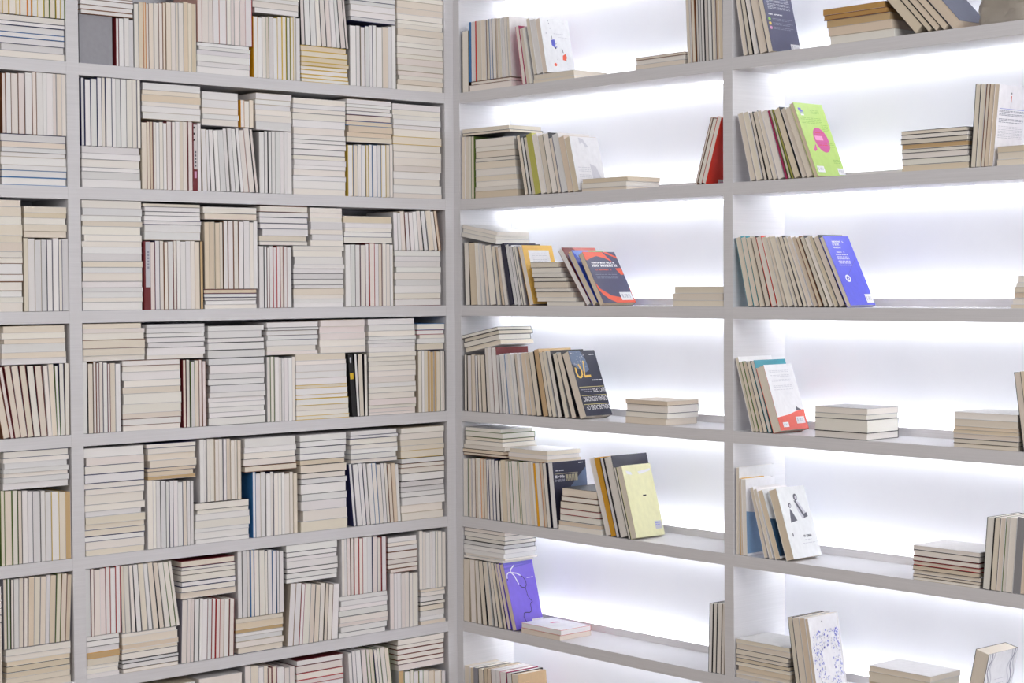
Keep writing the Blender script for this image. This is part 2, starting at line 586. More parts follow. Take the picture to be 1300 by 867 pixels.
# third shelf
L2(2, 'H', 'B3', 17, 374, 655, 268, pal='wwooocg', acc='wgwgs')
L2(2, 'V', 'B3', 0, 660, 934, 452, art={0: 'greyspine'}, labels={0: 'pale grey spine-out paperback with dark red foot, third shelf, main left bay'}, spec=['s:d:1.6', 'p:d', 'w', 'o:c', 'o:B', 'w', 'o:d', 'w', 'w', 'w:c', 'o', 'c', 't:k'])
L2(2, 'H', 'B3', 0, 660, 926, 284, spec=['g', 'w', 'w:n', 'w', 'w:k', 'w:g', 'c:k:.6'])
L2(2, 'H', 'px', 0, 259, 327, 367, spec=['o', 'w', 'w:k', 'w', 'b:d'])
L2(2, 'V', 'px', 0, 260, 327, 280, spec=['b', 'b', 'b:c', 'c:k', 'w:B', 'w:B', 'o:B', 'w:k', 'w', 'o', 'w'])
L2(2, 'H', 'px', 2, 258, 328, 263, pal='oc')
L2(2, 'H', 'B4', 0, 262, 498, 478, spec=['w', 'w', 'o', 'c', 'w:k', 'w', 'g:k', 'w', 'w', 'w:g', 'o', 'o'])
L2(2, 'V', 'B4', 0, 108, 254, 477, spec=['w', 'w:k', 'w:d', 'w', 'w:r:1', 'w:r:1', 'o', 'w:p', 'w'])
L2(2, 'H', 'B4', 0, 106, 333, 295, spec=['o', 'c', 'w:g', 'w:n', 'w:k', 'w:n', 'o:B'])
L2(2, 'H', 'B4', 7, 340, 492, 303, pal='wwog', acc='ggw')
L2(2, 'V', 'B4', 0, 502, 722, 465, spec=['w', 'g:k', 'w:d', 'o:s', 'w:d', 'o:r', 'w', 'c:d', 'o', 'o', 'w'])
L2(2, 'H', 'B4', 0, 496, 720, 342, spec=['o', 'w:n', 'o', 'w', 'b'])
L2(2, 'H', 'B4', 9, 726, 944, 500, pal='wwoog', acc='gwgd')
L2(2, 'V', 'B4', 0, 726, 944, 318, lean=(.02, .12), spec=['w', 'w', 'p', 'w:d', 'w', 'w', 'p', 'w:k', 'c', 'o:k', 'b:B'])
# fourth shelf
L2(3, 'V', 'B5', 9, 380, 556, 250, pal='oocw', acc='wgBskd')
L2(3, 'H', 'B5', 10, 562, 834, 240, pal='ooocw', acc='gwBg')
L2(3, 'V', 'B5', 0, 842, 946, 240, spec=['c:d', 'o:k', 'g:G', 'c', 'p:B', 'p:B'])
L2(3, 'H', 'B5', 6, 381, 668, 74, pal='cppoc', acc='gBwc')
L2(3, 'H', 'B5', 0, 672, 944, 76, spec=['o', 'w', 'w:k', 'w', 'w:k', 'g', 'g:s'])
L2(3, 'H', 'B6', 16, -130, 134, 84, pal='wwwg', acc='kggsk')
L2(3, 'H', 'B6', 12, 276, 520, 212, pal='wowoc', acc='yywgc', top=(274, 503))
L2(3, 'V', 'B6', 0, 534, 604, 210, spec=['s:k:1.3', 'w:k', 'c:k', 'o:k'], lean=(.07, .01), labels={0: 'black paperback with its spine outwards and a yellow band, fourth shelf, main left bay'},
   art={0: 'blackspine'})
L2(3, 'V', 'B6', 8, 144, 272, 226, pal='goowo', acc='gwgG')
L2(3, 'H', 'B6', 0, 140, 380, 68, spec=['p', 'o', 'w', 'w:n', 'w', 'w:k', 'w'])
L2(3, 'H', 'B6', 5, 384, 596, 57, pal='ppoow', acc='wcw')
L2(3, 'H', 'B6', 20, 607, 826, 52, pal='oowop', acc='gwcgs')
L2(3, 'V', 'B6', 0, 838, 960, 197, spec=['o', 'w', 'c', 't', 't', 't', 'c:G', 'o', 'p:k'])
L2(3, 'H', 'B6', 0, 830, 960, 74, spec=['c:n', 'w', 'o', 'w:r', 'o:b'])
# fifth shelf
L2(4, 'H', 'px', 15, 106.5, 184, 567.5, pal='woopoc', acc='wgwgn')
L2(4, 'V', 'px', 0, 187.5, 246, 610, spec=['o', 'o', 'w', 'g:k', 'w', 'w:n', 'w', 'w:n', 'c', 'w:k', 'g'])
L2(4, 'H', 'px', 0, 187, 250, 562, spec=['t', 'b', 'b', 'c', 'c', 'o', 'o'])
L2(4, 'H', 'px', 7, 247.5, 318, 636, pal='ooowb', acc='wggk')
L2(4, 'V', 'px', 11, 254, 306, 557, pal='oowco', acc='wgwsc')
L2(4, 'V', 'px', 0, 321, 378, 599, spec=['w:b', 'w', 'w:k', 'w', 'o:n', 'o', 'o:g', 'w', 'o:c', 'o', 'c'])
L2(4, 'H', 'px', 0, 310, 377, 555, spec=['c:B', 'p', 'o', 'w', 'w'])
L2(4, 'H', 'px', 0, 381, 441, 551, spec=['c', 'o', 'w', 'w:g', 'w:k', 'g:s', 'o:k', 'c:k', 'b:k', 'w:g', 'w', 'w:k', 'w'])
L2(4, 'V', 'px', 0, 449.5, 509, 588, lean=(.08, .05), spec=['w:n', 'w', 'w:n', 'w:k', 'w', 'o:b', 'o', 'w:k', 'o', 'c:B', 'b', 'w'])
L2(4, 'H', 'px', 7, 445, 506, 546, pal='owwo', acc='gwnw')
L2(4, 'H', 'px', 0, 509, 565, 542, spec=['o', 'o', 'w', 'w:k', 'g', 'g:k', 'w:k', 'o', 'o:B', 'w:k', 'c:y', 'c', 'c', 'o', 'o'])
# sixth shelf
L2(5, 'H', 'px', 0, 108, 153, 806.5, spec=['w', 'o', 'o', 'c', 't:yellow', 'g', 'w:k', 'w'])
L2(5, 'V', 'px', 7, 107.5, 153, (723, 718), pal='gopow', acc='drgwB')
L2(5, 'H', 'px', 0, 155, 228, 800, spec=['o', 'w:k', 'g:k', 'o:k', 'c', 'b', 'c', 'o'])
L2(5, 'V', 'px', 11, 155, 228, (717, 710), lean=(.02, .14), pal='ooccow', acc='wgGgk')
L2(5, 'V', 'px', 0, 230, 296.5, 760, lean=(-.03, -.03), spec=['p:s', 'p', 'p:k', 'w:k', 'w', 'w', 'g:d', 'w:r:1', 'p:r', 'p', 'w', 'o:d'])
L2(5, 'H', 'px', 0, 230, 300, 709, spec=['c', 'o', 'w', 'o:k', 'o', 'o', 'c:d'])
L2(5, 'H', 'px', 0, 299, 361, 782, spec=['c', 'o', 'g', 'w:g', 't', 'b', 'c'])
L2(5, 'V', 'px', 11, 303, 361, 698, pal='wogwo', acc='gkswb')
L2(5, 'V', 'px', 0, 364.5, 429, 741, lean=(-.07, -.05), spec=['w', 'g:B', 'w:magenta', 'o', 'c', 'c:k', 'o', 'c:k', 'o:B', 'w'])
L2(5, 'H', 'px', 7, 364, 430, 689, pal='wwww', acc='kkgs')
L2(5, 'H', 'px', 8, 431, 493, 754, pal='wowwp', acc='ggwk')
L2(5, 'V', 'px', 0, 434, 491, 681, spec=['o', 'w:k', 'p:B', 'p:k', 'p:r:1.2', 'o:r', 'w', 'g', 'p:n', 'o:r', 'w:d'])
L2(5, 'V', 'px', 7, 495.5, 531, 726, pal='owpc', acc='wgB')
L2(5, 'H', 'px', 7, 493, 531, 681, pal='oowp', acc='gwkB')
L2(5, 'H', 'px', 8, 534, 566, 747, pal='wowc', acc='ggkw')
L2(5, 'V', 'px', 8, 533.5, 566, 674, pal='wowo', acc='wgw')
# bottom shelf
L2(6, 'V', 'px', 12, 108, 186, 928, pal='wooc')
L2(6, 'H', 'px', 12, 189, 250, 869, pal='owgs'.replace('s', 'c'))
L2(6, 'H', 'px', 12, 253, 310, 858, pal='wog')
L2(6, 'H', 'px', 4, 312, 374, 926)
L2(6, 'H', 'px', 5, 446, 502, 903)
L2(6, 'V', 'px', 9, 312, 375, 846, pal='wpcp', acc='dBwg')
L2(6, 'H', 'px', 13, 377, 437, 834, pal='oowp', acc='grdw')
L2(6, 'V', 'px', 0, 446, 502, (827, 820), lean=(.05, .12), spec=['w', 'w:s', 'w:k', 'p', 'p:G', 'c:G:1', 'o', 'o:G', 'o', 'c:G'])
L2(6, 'V', 'px', 9, 507, 566, 851, pal='wootc', acc='wgtG')
L2(6, 'H', 'px', 6, 505, 565, 808, pal='oopw', acc='gdgB')


# fill the part of the leftmost bay that runs out of the frame (seen only from a step aside)
def filler(row, s_from, s_to):
    s = s_to
    while s - 0.2 > s_from:
        wd = random.uniform(0.19, 0.21)
        z = shelf_z(row) + 0.0003
        full = PITCH - TH - random.uniform(0.012, 0.03)
        sg = seg_new('L', 1, row, 'X', s - wd, s, z)
        if random.random() < 0.5:
            n = 15
            for i in range(n):
                t = full / n
                M = Matrix.Translation((s - 0.003, 0.003, z + i * t)) @ Matrix.Rotation(-math.pi / 2, 4, 'Y')
                add_book(sg, M, t - 0.0004, wd - random.uniform(0.004, 0.012), 0.15, random.choice('wooc'), random.choice(DEFC))
        else:
            hv = random.uniform(0.205, 0.222)
            n = 12
            for i in range(n):
                t = (wd - 0.004) / n
                M = Matrix.Translation((s - wd + i * t, 0.003, z))
                add_book(sg, M, t - 0.0004, hv - random.uniform(0, 0.006), 0.148, random.choice('wooc'), random.choice(DEFC))
            n = 5
            for i in range(n):
                t = (full - hv) / n
                M = Matrix.Translation((s - 0.003, 0.003, z + hv + 0.0005 + i * t)) @ Matrix.Rotation(-math.pi / 2, 4, 'Y')
                add_book(sg, M, t - 0.0004, wd - random.uniform(0.004, 0.012), 0.15, random.choice('wooc'), random.choice(DEFC))
        s -= wd + 0.002


for r_ in range(7):
    a_ = min([q[0] for q in TOPS.get(('L', r_), []) if q[0] < POSTS['L'][1][0]] or [POSTS['L'][1][0] - 0.003])
    filler(r_, POSTS['L'][0][1] + 0.004, a_ - 0.004)

# ------------------------------------------------------------------ books: right wall, inner bay
RC = 'oocccw'
R3(0, 'V', 'R1', 0, 51, 78, 130, spec=['o:k:1'])
R3(0, 'H', 'R1', 0, 82, 262, 336, spec=['o', 'o:B'])
R3(0, 'V', 'R1', 0, 83, 262, (92, 66), vary=.002, lean=(.0, .05), spec=['s:b:.45', 'g', 's:red:.3', 'c', 'c', 'c:B', 'w:b', 'w', 'c', 'c', 'w', 'o', 'c'])
R3(0, 'H', 'R1', 0, 352, 528, 306, spec=['c', 'c'])
R3(0, 'V', 'R1', 0, 308, 350, 108, lean=(.14, .15), spec=['o:magenta', 'c', 'o'])
R3(0, 'V', 'R1', 0, 356, 412, 73, lean=(.16, .16), spec=['c', 'w:w', 'c:white:1.2'], art={2: 'doodle'}, ds={2: .128},
   labels={2: 'white covered paperback with small purple and orange drawings, leaning on the top shelf'})
R3(0, 'H', 'R1', 0, 785, 996, 232, spec=['c', 'o', 'c:B'])
R3(0, 'V', 'R1', 0, 1006, 1160, -75, lean=(.04, .02), spec=['c', 'w', 'c:B', 'o:k', 'g:s', 'w:k', 'o', 'g:k', 'c', 'b:B', 'b'])
R3(1, 'V', 'R1', 0, 52, 104, 577, spec=['c', 'c', 'o', 'c:G'], vary=.001)
R3(1, 'H', 'R1', 0, 107, 287, 583, top=(107, 268), spec=['b', 'o:c', 'o', 'c', 'o', 'c', 'o:k', 'c', 'o', 'o'])
R3(1, 'H', 'R1', 0, 54, 256, 538, spec=['c:k', 'c'])
R3(1, 'V', 'R1', 0, 318, 548, 565, lean=(.155, .19), vary=.014, spec=['c:k', 'w:k:.7', 'c', 's:olive:1.3', 'o', 'c', 'o:k', 'c:s', 'g', 'b:c', 'b:white:1.2'],
   art={10: 'faint'}, ds={10: .128}, labels={10: 'tan edged paperback with a faint grey printed white cover, second shelf, inner right bay'})
R3(1, 'H', 'R1', 0, 556, 753, 752, spec=['c', 'o', 'b'])
R3(1, 'V', 'R1', 0, 1040, 1086, 505, lean=(-.27, -.27), spec=['o:B:.7', 'o:k', 'o:red:1.3'], art={2: 'redback'},
   labels={2: 'red covered paperback leaning right against the divider, second shelf, inner right bay'})
R3(2, 'V', 'R2', 0, 66, 262, (200, 226), lean=(.02, .13), vary=.001, spec=['o:k', 'b:c:1.5', 'o', 'o', 'c', 'o:s', 'c', 'b:k', 'o'])
R3(2, 'V', 'R2', 0, 268, 341, (208, 222), lean=(.15, .17), vary=.003, spec=['s:navy:1.2', 'g:navy', 'g:white', 'o:k', 'o:s'],
   labels={0: 'dark navy paperback with its spine outwards beside the yellow-bordered book, third shelf'})
R3(2, 'V', 'R2', 0, 353, 372, 221, lean=(.2, .2), spec=['o:amber:1'], art={0: 'amber'}, ds={0: .135},
   labels={0: 'paperback with a yellow bordered white cover leaning behind a flat stack, third shelf'})
R3(2, 'H', 'R2', 0, 42, 212, 138, tilt=(176, 210), spec=['o', 'o', 'o:w'], d=.15)
R3(2, 'H', 'R2', 0, 432, 606, 467, spec=['o'])
R3(2, 'H', 'R2', 0, 390, 566, 289, top=(358, 478), spec=['o', 'c', 'o:k', 'c:k', 'o:k', 'o:k', 'o', 'c:k'])
R3(2, 'V', 'R2', 0, 612, 636, 238, lean=(.535, .535), spec=['w:maroon:1'], ds={0: .15}, art={0: 'maroon'},
   labels={0: 'dark red paperback leaning on the flat stack, behind the blue one, third shelf'})
R3(2, 'V', 'R2', 0, 640, 666, 252, lean=(.50, .50), spec=['b:blue:1'], ds={0: .142}, art={0: 'bluegreen'},
   labels={0: 'blue covered paperback leaning between the dark red and the orange and navy ones'})
R3(2, 'V', 'R2', 0, 671, 694, 256, lean=(.43, .43), spec=['b:dnavy:1'], ds={0: .145}, art={0: 'orangenavy'},
   labels={0: 'navy paperback with orange swirls and white title leaning on the third shelf'})
R3(2, 'H', 'R2', 0, 992, 1223, 399, spec=['c', 'c', 'c'])
R3(3, 'V', 'R3', 0, 66, 340, (212, 206), lean=(.0, .1), vary=.006, spec=['o:k', 'g', 'c', 'w:n', 'o', 'c:k', 'o', 'w', 'w:maroon', 'g', 'w:k', 'w', 'w:b:1', 'o', 'w', 'c:k', 'w'],
   hs={6: .021, 7: .023, 8: .022})
R3(3, 'V', 'R3', 0, 344, 500, (206, 200), lean=(.1, .17), vary=.003, spec=['b', 'b', 'c:k', 's:kraft:1.3', 'c:k', 'c', 'o:k'],
   hs={3: .008})
R3(3, 'V', 'R3', 0, 511, 611, (210, 214), lean=(.185, .27), vary=0, spec=['c', 'c:k', 'c:navy:1.3'], art={2: 'seventy'}, ds={2: .118},
   labels={2: 'dark navy paperback with upside-down yellow 70 and white title, fourth shelf'})
R3(3, 'H', 'R3', 0, 62, 230, 104, tilt=(204, 164), spec=['c', 'o:k', 'c:k', 'o:k'], d=.15)
R3(3, 'H', 'R3', 0, 782, 974, 415, spec=['c', 'o', 'o:k', 'b:c'], d=.14)
R3(4, 'V', 'R4', 0, 62, 452, (178, 206), lean=(.0, .07), vary=.004, spec=['o', 'o:G', 'c', 'o', 'c:B', 'o', 'c:o', 'c', 'w:n', 'o', 'w:n', 'w:k', 'o:k', 'b:c:1.6', 'c', 'w:G', 'o', 'o', 'c:G', 'o', 'o', 'c', 'o', 's:yellow:.7', 'o', 'b:o', 'o:navy'])
R3(4, 'V', 'R4', 0, 457, 478, 206, spec=['w:navy:1'], art={0: 'darktext'}, ds={0: .15}, lean=(.07, .07),
   labels={0: 'paperback with a black cover and pale grey lettering behind a flat stack, fifth shelf'})
R3(4, 'H', 'R4', 0, 52, 248, 125, spec=['c:B', 'b:k', 'o'], d=.15)
R3(4, 'H', 'R4', 0, 66, 238, 48, spec=['o', 'c:k', 'o:G', 'o'], d=.15)
R3(4, 'H', 'R4', 0, 262, 440, 143, spec=['b', 'o', 'c'], d=.15)
R3(4, 'H', 'R4', 0, 484, 680, 322, top=(500, 652), spec=['o', 'b', 'o:k', 'o:r', 'c:k', 'o:B', 'c:k'])
R3(4, 'V', 'R4', 0, 697, 742, 192, lean=(.2, .2), vary=0, spec=['o:w', 's:yellow:1.2'],
   labels={1: 'yellow paperback with its spine outwards leaning on the flat stack, fifth shelf'})
R3(4, 'V', 'R4', 0, 744, 794, 190, lean=(.19, .19), vary=0, spec=['g:k:.6', 'o:navy:1.4'], ds={1: .16},
   labels={1: 'tall dark navy book behind the pale yellow one, fifth shelf, inner right bay'})
R3(4, 'V', 'R4', 0, 797, 834, 231, lean=(.19, .19), vary=0, spec=['o:k:.5', 'c:pale:1.2'], art={1: 'paleyellow'}, ds={1: .128},
   labels={1: 'pale yellow covered paperback leaning at the front of the fifth shelf'})
R3(5, 'V', 'R5', 0, 63, 300, (172, 212), lean=(.0, .17), vary=.001, spec=['c', 'o', 'o', 'c:k', 'c', 'o:k', 'c', 'c:k', 'c:purple:.7', 'b:purple:.9'], art={9: 'purple'},
   ds={9: .128}, labels={9: 'purple paperback with a line-drawn face on the cover, sixth shelf, inner right bay'})
R3(5, 'H', 'R5', 0, 62, 246, 36, spec=['o', 'o', 'w', 'w', 'g:k', 'o:k:1.2', 'o', 'o:k'], d=.15)
R3(5, 'H', 'R5', 0, 316, 496, 476, spec=['c:c', 'w:red'], d=.14, art={1: 'whitecase'},
   labels={1: 'white hardback edged in red lying flat on another book before the purple one'})
R3(5, 'V', 'R5', 0, 1154, 1220, 372, lean=(-.02, -.02), vary=0, spec=['w:k', 'o:k', 'o:navy', 'o'])
R3(6, 'V', 'R5', 0, 66, 322, (648, 692), lean=(.0, .05), vary=.006, spec=['c', 'b', 's:grey', 'c:k', 'b:k', 'b:B', 'w', 'w', 'w:magenta', 'w:k', 'c:kraft:1.3'], art={10: 'kraft'},
   ds={10: .128}, labels={10: 'paperback with a tan orange cover at the end of the bottom row'})
# outer bay
R4(0, 'V', 'R6', 0, 110, 236, -72, lean=(.155, .22), vary=0, spec=['c', 'c:k', 'o', 'c:k', 'c:dnavy'], art={4: 'navyback'}, ds={4: .128},
   labels={4: 'dark slate paperback with printed text and three coloured dots, top shelf, outer right bay'})
R4(0, 'H', 'R6', 0, 478, 752, 15, top=(440, 700), spec=['o:c:1.2', 'b:c', 't', 'T:B', 'T', ], d=.15)
R4(0, 'V', 'R6', 0, 838, 1050, -88, lean=(.9, .9), vary=0, spec=['b:k', 'b:k', 'b:k', 'b:k', 'b:slate'], ds={4: .13},
   labels={4: 'slate grey covered paperback steeply leaning beside a plastic bag, top shelf'})
R4(1, 'V', 'R6', 0, 140, 425, (474, 446), lean=(.21, .36), vary=.002, spec=['c', 'c', 'c:k', 'c:k', 'c', 'o', 's:magenta:.4', 'c:G:.6', 's:olive:.35', 'b:k:1.4', 'c', 'c', 'b:lime:.8'], art={12: 'lime'}, ds={12: .128},
   labels={12: 'lime green paperback with a pink round patch, second shelf, outer right bay'}, hs={12: .012})
R4(1, 'H', 'R6', 0, 776, 1064, 545, spec=['b', 'o:k', 'o', 'o:k', 't', 'c:k', 'o:navy', 'c:k'])
R4(1, 'V', 'R6', 0, 1070, 1164, 358, lean=(-.07, -.09), vary=0, spec=['c:k', 'c', 'c:B', 'b', 'b:white'], art={4: 'pen'}, ds={4: .13},
   labels={4: 'upright paperback with a white text cover and red pen drawing, second shelf'})
R4(1, 'H', 'R6', 0, 1182, 1420, 612, spec=['c', 'c', 'b:c'], base=True)
R4(2, 'V', 'R7', 0, 100, 448, (134, 132), lean=(.19, .40), vary=.002, d=.112, spec=['c:teal', 'c:teal', 'c', 'c:k', 'o:red', 'c', 'c', 'c', 'c', 'c:k', 'c', 'c', 'b', 'b:B', 'c:k', 'o', 'b', 'c:k', 'c:violet'],
   art={18: 'violet'}, ds={18: .112}, labels={18: 'blue violet paperback with white printing and a small ring, third shelf'})
R4(2, 'H', 'R7', 0, 976, 1200, 262, spec=['c', 'o', 'b', 'c', 'o', 'o'], top=(1002, 1200))
R4(3, 'V', 'R7', 0, 114, 180, (552, 556), lean=(.225, .24), vary=.004, spec=['c:white', 'c:G', 'b', 'c:k', 'o:teal:1.1'], ds={4: .14, 0: .15}, hs={0: .012, 4: .004},
   labels={4: 'paperback with a teal cover just behind the white and coral one, fourth shelf'})
R4(3, 'V', 'R7', 0, 187, 216, 574, lean=(.26, .26), spec=['c:coral:1'], art={0: 'coral'}, ds={0: .125},
   labels={0: 'white paperback with a coral base and stickers leaning on the fourth shelf'})
R4(3, 'H', 'R7', 0, 322, 502, 702, spec=['o:k', 'o:k:1.9', 'o', 'o:g'], d=.14)
R4(3, 'H', 'R7', 0, 784, 1004, 722, spec=['c', 'c:k', 'c', 'b', 'b:c', 'c', 'o'])
R4(3, 'V', 'R7', 0, 1020, 1100, 580, lean=(.12, .12), spec=['c:k', 'b', 'c'])
R4(4, 'V', 'R8', 0, 64, 104, (152, 162), spec=['c:white', 'c:amber:.6', 'o:white:1.1'], lean=(.0, .02), vary=0, ds={1: .1, 2: .13, 0: .16}, hs={0: .03}, art={2: 'skyhalf'},
   labels={2: 'paperback with a pale blue cover, half hidden, fifth shelf, outer right bay'})
R4(4, 'V', 'R8', 0, 162, 220, (192, 212), lean=(.19, .24), vary=0, spec=['c:white', 'c:white', 'b:white', ], ds={0: .12, 1: .135, 2: .12}, art={2: 'tealhalf'},
   labels={2: 'paperback with a dark teal cover behind the white photo cover, fifth shelf'})
R4(4, 'V', 'R8', 0, 238, 267, 208, lean=(.235, .235), spec=['b:white:1'], art={0: 'photo'}, ds={0: .125},
   labels={0: 'white paperback with a small black and white figure drawing, fifth shelf'})
R4(4, 'H', 'R8', 0, 677, 914, 402, spec=['o', 'c:k', 'c', 'b:k', 'c:r', 'o:d', 'o:k', 'o'])
R4(4, 'V', 'R8', 0, 922, 1110, 292, lean=(-.06, -.06), vary=0, spec=['o:k:1.3', 'c:k', 'c', 'o:G', 'o', 's:grey', 'b', 'c', 'o'])
R4(5, 'H', 'R8', 0, 62, 252, 730, spec=['c', 'c', 'b', 'c', 'b:k', 'c', 'c:k', 'c', 'c'])
R4(5, 'V', 'R8', 0, 272, 346, (645, 652), lean=(.1, .11), vary=0, spec=['c:k', 'c', 'b', 'b:white:.7'], art={3: 'bluepattern'}, ds={3: .128},
   labels={3: 'white paperback covered in a fine blue pattern, sixth shelf, outer right bay'})
R4(5, 'H', 'R8', 0, 522, 740, 826, spec=['c', 'c', 'b', 'c', 'c'], d=.14)
R4(5, 'V', 'R8', 0, 850, 898, 757, lean=(-.15, -.15), spec=['c:k:1'], art={0: 'wave'}, ds={0: .135},
   labels={0: 'thick paperback with grey wavy bands on a white cover, sixth shelf'})

# ------------------------------------------------------------------ cover prints (flat print on the cover, a = fore-edge..spine, b = bottom..top)
INK = {'bsky2': (132, 168, 206), 'dteal': (40, 74, 104), 'paper': (222, 216, 216), 'white': (240, 240, 242), 'orange': (232, 98, 70), 'grey': (150, 150, 165), 'lgrey': (205, 205, 212), 'dgrey': (96, 96, 106),
       'black': (24, 24, 28), 'gold': (230, 188, 84), 'line': (206, 196, 130), 'purple': (92, 84, 188), 'lilac': (124, 108, 214),
       'pink': (200, 88, 150), 'lpink': (232, 160, 204), 'redp': (206, 60, 56), 'blue': (86, 92, 190), 'lblue': (150, 158, 222), 'green': (150, 196, 96),
       'yel': (232, 206, 110), 'rose': (220, 160, 196), 'dgreen': (126, 178, 70), 'slate': (92, 108, 136), 'mint': (136, 190, 140),
       'blush': (206, 110, 100), 'bsky': (120, 150, 226), 'yellow': (228, 190, 40), 'maroon': (140, 52, 52), 'gold2': (176, 168, 140), 'tanl': (222, 190, 146)}


def rect(c, a0, a1, b0, b1):
    return (c, [(a0, b0), (a1, b0), (a1, b1), (a0, b1)])


def words(rng, c, a0, a1, b, h, fill=0.8):
    """one line of illegible small print"""
    out = []
    a = a0
    while a < a1 - 0.01:
        wd = min(a1 - a, rng.uniform(0.04, 0.13))
        out.append(rect(c, a, a + wd * fill, b, b + h))
        a += wd
    return out


def glyphs(rng, c, a0, a1, b, h, n):
    """a line of blocky illegible letters"""
    out = []
    st = (a1 - a0) / n
    for i in range(n):
        if rng.random() < 0.1:
            continue
        a = a0 + i * st
        out.append(rect(c, a, a + st * 0.32, b, b + h))
        out.append(rect(c, a + st * 0.32, a + st * 0.82, b + h * rng.choice((0.0, 0.4, 0.7)), b + h * 0.3 + h * rng.choice((0.0, 0.4, 0.7))))
        if rng.random() < 0.6:
            out.append(rect(c, a + st * 0.55, a + st * 0.84, b, b + h))
    return out


def stroke(c, pts, t, asp):
    out = []
    for p, q in zip(pts[:-1], pts[1:]):
        dx, dy = (q[0] - p[0]), (q[1] - p[1]) * asp
        l = math.hypot(dx, dy) or 1e-6
        nx, ny = -dy / l * t, dx / l * t / asp
        out.append((c, [(p[0] + nx, p[1] + ny), (p[0] - nx, p[1] - ny), (q[0] - nx, q[1] - ny), (q[0] + nx, q[1] + ny)]))
    return out


def ell(c, a, b, ra, rb, n=20, rot=0.0):
    return (c, [(a + ra * math.cos(t) * math.cos(rot) - rb * math.sin(t) * math.sin(rot),
                 b + ra * math.cos(t) * math.sin(rot) + rb * math.sin(t) * math.cos(rot)) for t in [2 * math.pi * k / n for k in range(n)]])


def text_polys(c, body, a0, a1, b0, b1, flip=True):
    """real lettering: a text curve turned into polygons that fill the box, upside-down when flip"""
    cu = bpy.data.curves.new('lettering', 'FONT')
    cu.body = body
    ob = bpy.data.objects.new('lettering', cu)
    C.objects.link(ob)
    bpy.context.view_layer.update()
    me = ob.evaluated_get(bpy.context.evaluated_depsgraph_get()).to_mesh()
    vs = [(v.co.x, v.co.y) for v in me.vertices]
    fs = [tuple(p.vertices) for p in me.polygons]
    bpy.data.objects.remove(ob)
    bpy.data.curves.remove(cu)
    xs, ys = [v[0] for v in vs], [v[1] for v in vs]
    x0, x1, y0, y1 = min(xs), max(xs), min(ys), max(ys)

    def mp(v):
        u, w = (v[0] - x0) / (x1 - x0), (v[1] - y0) / (y1 - y0)
        if flip:
            u, w = 1 - u, 1 - w
        return a0 + u * (a1 - a0), b0 + w * (b1 - b0)
    return [(c, [mp(vs[k]) for k in f]) for f in fs]


def sticker(a0, a1, b0, b1):
    rng = random.Random(5)
    out = [rect('white', a0, a1, b0, b1)]
    n = 12
    for i in range(n):
        a = a0 + (a1 - a0) * (0.15 + 0.7 * i / n)
        if rng.random() < 0.75:
            out.append(rect('grey', a, a + (a1 - a0) * 0.03, b0 + (b1 - b0) * 0.3, b0 + (b1 - b0) * 0.75))
    return out


